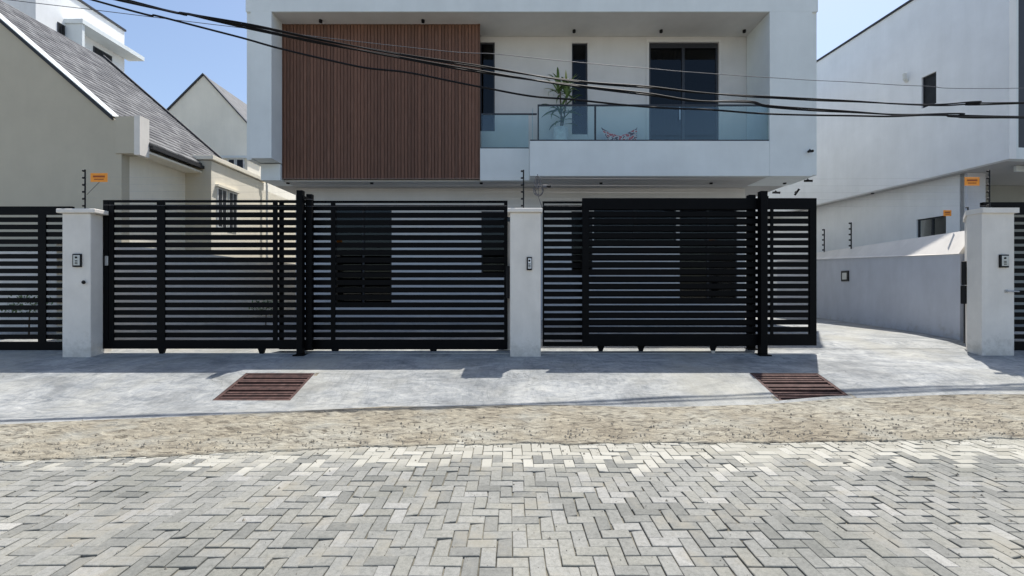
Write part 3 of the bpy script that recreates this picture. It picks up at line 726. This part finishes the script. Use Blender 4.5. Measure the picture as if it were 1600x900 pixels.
# keypads / doorbells
def keypad(label, x, y, z, w_, h_, m1=M_steel):
    t = thing('door_intercom', label, 'intercom', 'intercoms on the gate pillars')
    MB().box(x-w_/2, x+w_/2, y-.035, y-.001, z-h_/2, z+h_/2, .005).build('housing', M_blackp, t)
    MB().box(x-w_/2+.025, x+w_/2-.012, y-.041, y-.036, z-h_/2+.03, z+h_/2-.025, .002).build('faceplate', m1, t)
    MB(Matrix.Translation((x, y-.043, z+h_*.22)) @ Matrix.Rotation(PI/2, 4, 'X')).lathe([(.02, -.003), (.02, .004)], 14).build('camera_lens', M_blackp, t)
    for r in range(3):
        MB().box(x-.02, x+.025, y-.045, y-.042, z-.07+r*.028, z-.055+r*.028).build('button', M_blackp, t)
    return t
keypad('steel and black keypad on the pillar at the left gate', X(122, 8.5), 8.5, Z(407, 8.5), .16, .25)
keypad('narrow white doorbell in black surround on the middle pillar', X(827, 8.55), 8.55, Z(412, 8.55), .10, .25, M_pot)
keypad('steel and black keypad on the rightmost pillar', X(1567, 8.62), 8.62, Z(408, 8.62), .17, .25)
lk = thing('wall_lens', 'small black lens sticking out below the left pillar keypad', 'sensor', loc=(X(131, 8.5), 8.5, Z(441, 8.5)))
MB(Matrix.Rotation(PI/2, 4, 'X')).lathe([(.035, 0), (.035, .012)], 12).build('base', M_blackp, lk); MB().tube([(-.01, -.01, .0), (.055, -.07, -.01)], .022, 10).build('lens_tube', M_blackp, lk)
lk = thing('gate_latch', 'small metal pull latch on the rightmost pillar below its keypad', 'latch', loc=(X(1572, 8.62), 8.62, Z(455, 8.62)))
MB().box(-.03, .03, -.012, -.001, -.03, .03, .003).build('base', M_steel, lk); MB().tube([(0, -.01, 0), (.04, -.06, .0), (.17, -.07, -.005)], .014, 8).build('lever', M_steel, lk)
sw = thing('wall_socket', 'small black framed panel on the lane wall', 'panel')
LD = (Vector((11.25, 19))-Vector((9.86, 9.86))).normalized()
MLW = Matrix(((LD.x, LD.y, 0, 9.86), (LD.y, -LD.x, 0, 9.86), (0, 0, 1, 0), (0, 0, 0, 1)))
MB(MLW).box(4.1, 4.5, -.03, -.002, 1.93, 2.26, .005).build('frame', M_blackp, sw); MB(MLW).box(4.18, 4.42, -.036, -.031, 1.99, 2.2).build('plate', M_steel, sw)

# ------------------------------------------------------------------ sliding gates
def gate(label, x0, x1, y, ztop, zbot, z0, pt, n, gap, members, wheels=(), name='sliding_gate', cat='gate', group='black slatted gates', stile=.12):
    """members: list of (x, width) uprights; slats fill between the gaps; gap centres at z0, z0-pt, ..."""
    t = thing(name, label, cat, group)
    mb = MB()
    zt = z0+gap/2
    mb.box(x0, x1, y, y+.06, zt, ztop)                                  # top rail
    zb = z0-pt*(n-1)-gap/2
    mb.box(x0, x1, y, y+.06, zbot, zb)                                  # bottom rail
    mb.box(x0, x0+stile, y+.001, y+.059, zb+.0005, zt-.0005).box(x1-stile, x1, y+.001, y+.059, zb+.0005, zt-.0005)
    mb.build('frame', M_black, t)
    sme = MB().box(x0+stile+.001, x1-stile-.001, .014, .044, -(pt-gap)/2, (pt-gap)/2, .003).mesh('slat', M_black)
    for i in range(n-1):
        link('slat', sme, t, (0, y, z0-pt*(i+.5)), (rnd.uniform(-.01, .01), 0, 0))
    for xm, wm in members:
        MB().box(xm-wm/2, xm+wm/2, y-.004, y+.012, zb+.001, zt-.001).build('upright', M_black, t)
    for xw in wheels:
        wm = MB(); wm.prism([(xw-.07, zbot-.001), (xw-.035, zbot-.10), (xw+.035, zbot-.10), (xw+.07, zbot-.001)][::-1], y+.005, y+.055); wo = wm.build('wheel_bracket', M_black, t)
        MB(Matrix.Translation((xw, y+.03, gz(y)+.045)) @ Matrix.Rotation(PI/2, 4, 'X')).lathe([(.04, -.018), (.04, .018)], 16).build('wheel', M_steel, wo)
    return t
Ya, Yb = 8.75, 8.92
xa = lambda px: X(px, Ya)
xb = lambda px: X(px, Yb)
gA = gate('left sliding gate leaf, black slatted, beside the keypad pillar', -7.99, xa(487), Ya, Z(312.5, Ya), Z(545, Ya), Z(317.7, Ya), .1471, 19, .049, [(xa(251.5), .16), (xa(166)+.1, .10), (xa(430), .09)], (xa(251.5), xa(408)), stile=.10)
MB().box(-7.93, -7.87, Ya-.03, Ya-.001, Z(415, Ya), Z(400, Ya), .004).build('lock', M_steel, gA)
gB = gate('black slatted gate leaf nearest the middle pillar, left side', xb(436), xb(793), Yb, Z(313.5, Yb), Z(546, Yb), Z(318.4, Yb), .1492, 19, .046, [(xb(520.5), .09), (xb(480), .06)], (xb(523), xb(677)), stile=.07)
MB().box(-.12, -.045, Yb-.12, Yb-.004, Z(466, Yb), Z(416, Yb), .006).build('lock_box', M_blackp, gB)
gC = gate('rear black slatted gate leaf next to the middle pillar, right side', xb(848), xb(1180), Yb, Z(314.5, Yb), Z(541, Yb), Z(318.8, Yb), .1435, 20, .041, [(xb(912), .06)], (xb(939), xb(1002)), stile=.03)
gD = gate('front black slatted gate leaf ending at the open lane', xa(910), xa(1276), Ya, Z(309.5, Ya), Z(540, Ya), Z(328.3, Ya), .1413, 18, .042, [(xa(1206), .06)], (xa(1115),), stile=.13)
gF = gate('black slatted gate at the far left edge, left of the keypad pillar', -12.6, xb(106), Yb+.08, 3.36, .47, 3.17, .1475, 18, .052, [(X(59, Yb), .16)], (X(-20, Yb),), stile=.06)
gE = gate('black slatted gate at the far right edge, beside the rightmost pillar', 9.69, 13.0, 8.98, 3.35, .47, 3.17, .147, 18, .055, [], (), stile=.03)
MB().box(9.45, 13.0, 8.975, 9.05, 3.352, 3.44).build('top_track', M_black, gE)
# guide posts
def post(label, px, y, w_, ztop, arms=True):
    t = thing('gate_post', label, 'post', 'black gate guide posts')
    x = X(px, y); MB().box(x-w_/2, x+w_/2, y, y+w_, gz(y)-.05, ztop, .004).build('pole', M_black, t)
    MB().box(x-w_/2-.05, x+w_/2+.05, y-.05, y+w_+.05, gz(y)-.02, gz(y)+.022).build('base_plate', M_black, t)
    if arms:
        MB().box(x+w_/2, x+w_/2+.02, y+.01, y+.34, ztop-.16, ztop-.10).tube([(x+.02, y+.1, ztop-.16), (x+.02, y+.1, ztop-.24)], .025, 10).build('roller_arm', M_black, t)
    return t
post('tall black post in front of the left sliding gates', 467.5, 8.62, .115, Z(297, 8.62))
post('shorter black post behind the left sliding gates', 482.5, 9.06, .11, Z(303, 9.06), False)
post('tall black post in front of the right sliding gates', 1194.5, 8.62, .13, Z(298, 8.62))
post('shorter black post behind the right sliding gates', 1176, 9.06, .13, Z(304, 9.06), False)
# floor rail
rl = MB().box(-8.0, -.05, 8.77, 8.80, gz(8.78)-.01, gz(8.78)+.012).box(.56, 6.0, 8.77, 8.80, gz(8.78)-.01, gz(8.78)+.012).build('gate_track', M_steel); tag(rl, 'thin steel floor track that the sliding gates run on', 'track')

# ------------------------------------------------------------------ electric fence posts
def make_epost(h, n=6):
    t = thing('electric_fence_post', '', 'fence post', 'black electric fence posts')
    MB().tube([(0, 0, 0), (0, 0, h)], .013, 8).build('rod', M_blackp, t)
    me = MB(Matrix.Rotation(-PI/2, 4, 'Y')).lathe([(.012, .0), (.022, .01), (.012, .022), (.022, .034), (.010, .046)], 10).mesh('insulator', M_blackp)
    for i in range(n): link('insulator', me, t, (-.008, 0, h*(.12+.85*i/(n-1))))
    return t
ep = make_epost(.80); ep['label'] = 'black electric fence post on the left pillar beside an orange sign'; ep.location = (X(133, 8.7), 8.7, 3.22)
e2_ = copy_tree(ep); e2_['label'] = 'black electric fence post on the middle pillar'; e2_.location = (X(818, 8.8), 8.8, 3.24)
e3 = copy_tree(ep); e3['label'] = 'black electric fence post on the rightmost pillar'; e3.location = (X(1546, 8.8), 8.8, 3.24)
sh = make_epost(.62, 5); sh['label'] = 'electric fence post at the near end of the lane wall, under an orange sign'; sh.location = (X(1511, 9.7)+.02, 9.7, 3.1); sh.scale = (1, 1, .6)
for lab, px, py, d in (('electric fence post on the lane wall, just right of the gate end', 1288, 396, 15.8), ('electric fence post on the lane wall, second from the gate end', 1330, 390, 14.2)):
    q = copy_tree(sh); q['label'] = lab; q.location = (X(px, d), d, 2.96); q.scale = (1.4, 1.4, 1.35)
# fence wires
for i in range(5):
    z = 3.24+.80*(.12+.85*i/5)
    pts = [(X(133, 8.7), 8.7, z), (X(818, 8.8), 8.8, z)]
    mb = MB()
    for (a, b) in (((X(133, 8.7), 8.7), (X(818, 8.8), 8.8)), ((X(818, 8.8), 8.8), (X(1546, 8.8), 8.8))):
        mb.tube([(a[0]+(b[0]-a[0])*t/6, a[1]+(b[1]-a[1])*t/6, z-.02*math.sin(PI*t/6)) for t in range(7)], .0012, 5)
    o = mb.build('fence_wire', M_wire); tag(o, ['lowest', 'second lowest', 'middle', 'second highest', 'topmost'][i]+' thin electric fence wire strung over the gates between the pillar posts', 'wire', 'electric fence wires over the gates')
# orange warning signs
def sign(label, px, py, d, w_, h_, wire=None):
    t = thing('warning_sign', label, 'sign', 'orange warning signs', loc=at(px, py, d))
    MB().box(-w_/2, w_/2, -.006, .0, -h_/2, h_/2, .002).build('plate', M_orange, t)
    MB().box(-w_*.34, w_*.34, -.009, -.0065, h_*.02, h_*.22).box(-w_*.28, w_*.28, -.009, -.0065, -h_*.25, -h_*.15).build('marking', M_signink, t)
    if wire: MB().tube([(0, .004, -h_/2), wire], .004, 6).build('tie_wire', M_trim, t)
    return t
sign('orange warning sign tied to the fence post on the left pillar', 155, 277.5, 8.68, .33, .17, (-.25, .01, -.33))
sign('orange warning sign near the rightmost pillar, larger of the two', 1518.5, 283.5, 8.9, .30, .17)
sign('smaller orange warning sign above the lane wall by the dark window', 1480, 333, 10.6, .19, .14)

# coil of cable above the middle pillar
cc = thing('cable_coil', 'tangled loops of spare cable above the middle pillar', 'cable coil', loc=(X(840, 9.0), 9.0, Z(292, 9.0)))
for k, (r, dz, sx) in enumerate(((.11, .10, .55), (.10, -.07, .9), (.085, .12, .4), (.12, -.05, .7), (.07, -.08, 1.1))):
    MB().tube([(sx*r*math.cos(a*PI/9)+.01*k, .012*k, dz+r*math.sin(a*PI/9)*1.05) for a in range(19)], .010, 6).build('loop', M_thin, cc)
MB().tube([(.0, .02, .26), (.01, .02, 0), (.02, .03, -.2), (.09, .05, -.40), (.12, .0, -.62)], .009, 6).build('lead', M_thin, cc)
MB().box(.1, .2, -.02, .04, -.02, .04, .008).tube([(.02, 0, .02), (.1, 0, .01)], .008, 6).build('junction_box', M_thin, cc)
MB().tube([(.19, .0, .01), (.25, -.04, .0)], .026, 10).build('camera_body', M_blackp, cc)

# ------------------------------------------------------------------ overhead cables
def cable(name, label, pts, d, r, m, strands=1, tw=.9, ext=True):
    P = [at(px, py, d-1.4+.9*(px-150)/1443) for px, py in pts]
    a = P[0]+(P[0]-P[1]).normalized()*9+Vector((0, 0, .35)); b = P[-1]+(P[-1]-P[-2]).normalized()*12+Vector((0, 0, .5))
    P = [a]+P+[b]
    # catmull-rom
    Q = []
    for i in range(len(P)-1):
        p0, p1, p2, p3 = P[max(i-1, 0)], P[i], P[i+1], P[min(i+2, len(P)-1)]
        for k in range(10):
            t = k/10; Q.append(.5*((2*p1)+(-p0+p2)*t+(2*p0-5*p1+4*p2-p3)*t*t+(-p0+3*p1-3*p2+p3)*t**3))
    Q.append(P[-1]); mb = MB(); mb.smooth = True
    for s in range(strands):
        off = []
        for i, q in enumerate(Q):
            u = q.x
            ph = u*tw+2*PI*s/strands
            off.append(q+(Vector((0, math.cos(ph), math.sin(ph)))*(r*1.05) if strands > 1 else Vector())+Vector((0, 0, .012*noise.noise((u*.8, s*9, 1)))))
        mb.tube(off, r, 6)
    o = mb.build(name, m); return tag(o, label, 'cable')
DC = 9.6
cable('overhead_cable', 'upper thick black cable bundle crossing in front of the white house', [(185, 0), (290, 21), (400, 41), (500, 62), (620, 84), (748, 104), (900, 127), (1010, 136), (1120, 147), (1280, 156), (1400, 162), (1470, 164), (1530, 160), (1593, 161)], DC, .0135, M_cable, 2)
cable('overhead_cable', 'middle thick black cable bundle sagging lowest at the far right', [(200, 1), (300, 23), (400, 46), (500, 67), (620, 89), (748, 112), (900, 134), (1010, 147), (1090, 158), (1170, 159), (1200, 166), (1280, 172), (1400, 179), (1500, 179), (1593, 183)], DC+.04, .0155, M_cable, 2)
cable('overhead_cable', 'lower single black cable crossing the brown panel and balcony plant', [(145, 0), (250, 26), (370, 57), (443, 77), (560, 104), (640, 114), (750, 136), (830, 150), (900, 156), (1010, 167), (1100, 171), (1200, 178), (1280, 180), (1380, 182), (1470, 179), (1593, 184)], DC-.05, .0175, M_cable)
cable('overhead_cable', 'thin grey line above the thick cables on the right', [(620, 72), (780, 85), (900, 97), (1014, 107), (1123, 116), (1280, 126), (1440, 134), (1593, 138)], DC+.2, .006, M_thin)

# ------------------------------------------------------------------ shrubs seen through the gate slats
def shrub(label, x, y, h, r, seed):
    t = thing('shrub', label, 'shrub', None, (x, y, gz(y)))
    q = random.Random(seed); MB().tube([(0, 0, 0), (.02, 0, h*.6)], .02, 7, .01).build('stem', M_stem, t)
    mb = MB(); mb.open = True
    for i in range(500):
        a, b = q.uniform(0, 2*PI), math.acos(q.uniform(-.6, 1)); rr_ = r*q.uniform(.4, 1)
        c = Vector((rr_*math.sin(b)*math.cos(a), rr_*math.sin(b)*math.sin(a), h*.65+rr_*math.cos(b)*.9)); u = Vector((q.uniform(-1, 1), q.uniform(-1, 1), q.uniform(-.6, .6))).normalized(); v = u.cross(Vector((0, 0, 1))).normalized()
        mb.add([c-u*.05, c+v*.018, c+u*.05, c-v*.018], [(0, 1, 2, 3)])
    mb.build('foliage', M_leaf, t)
shrub('low green shrub seen through the slats of the left sliding gate', X(415, 12.2), 12.2, .8, .42, 1)
shrub('green shrub seen through the slats of the far left gate', X(45, 10.6), 10.6, 1.0, .45, 2)
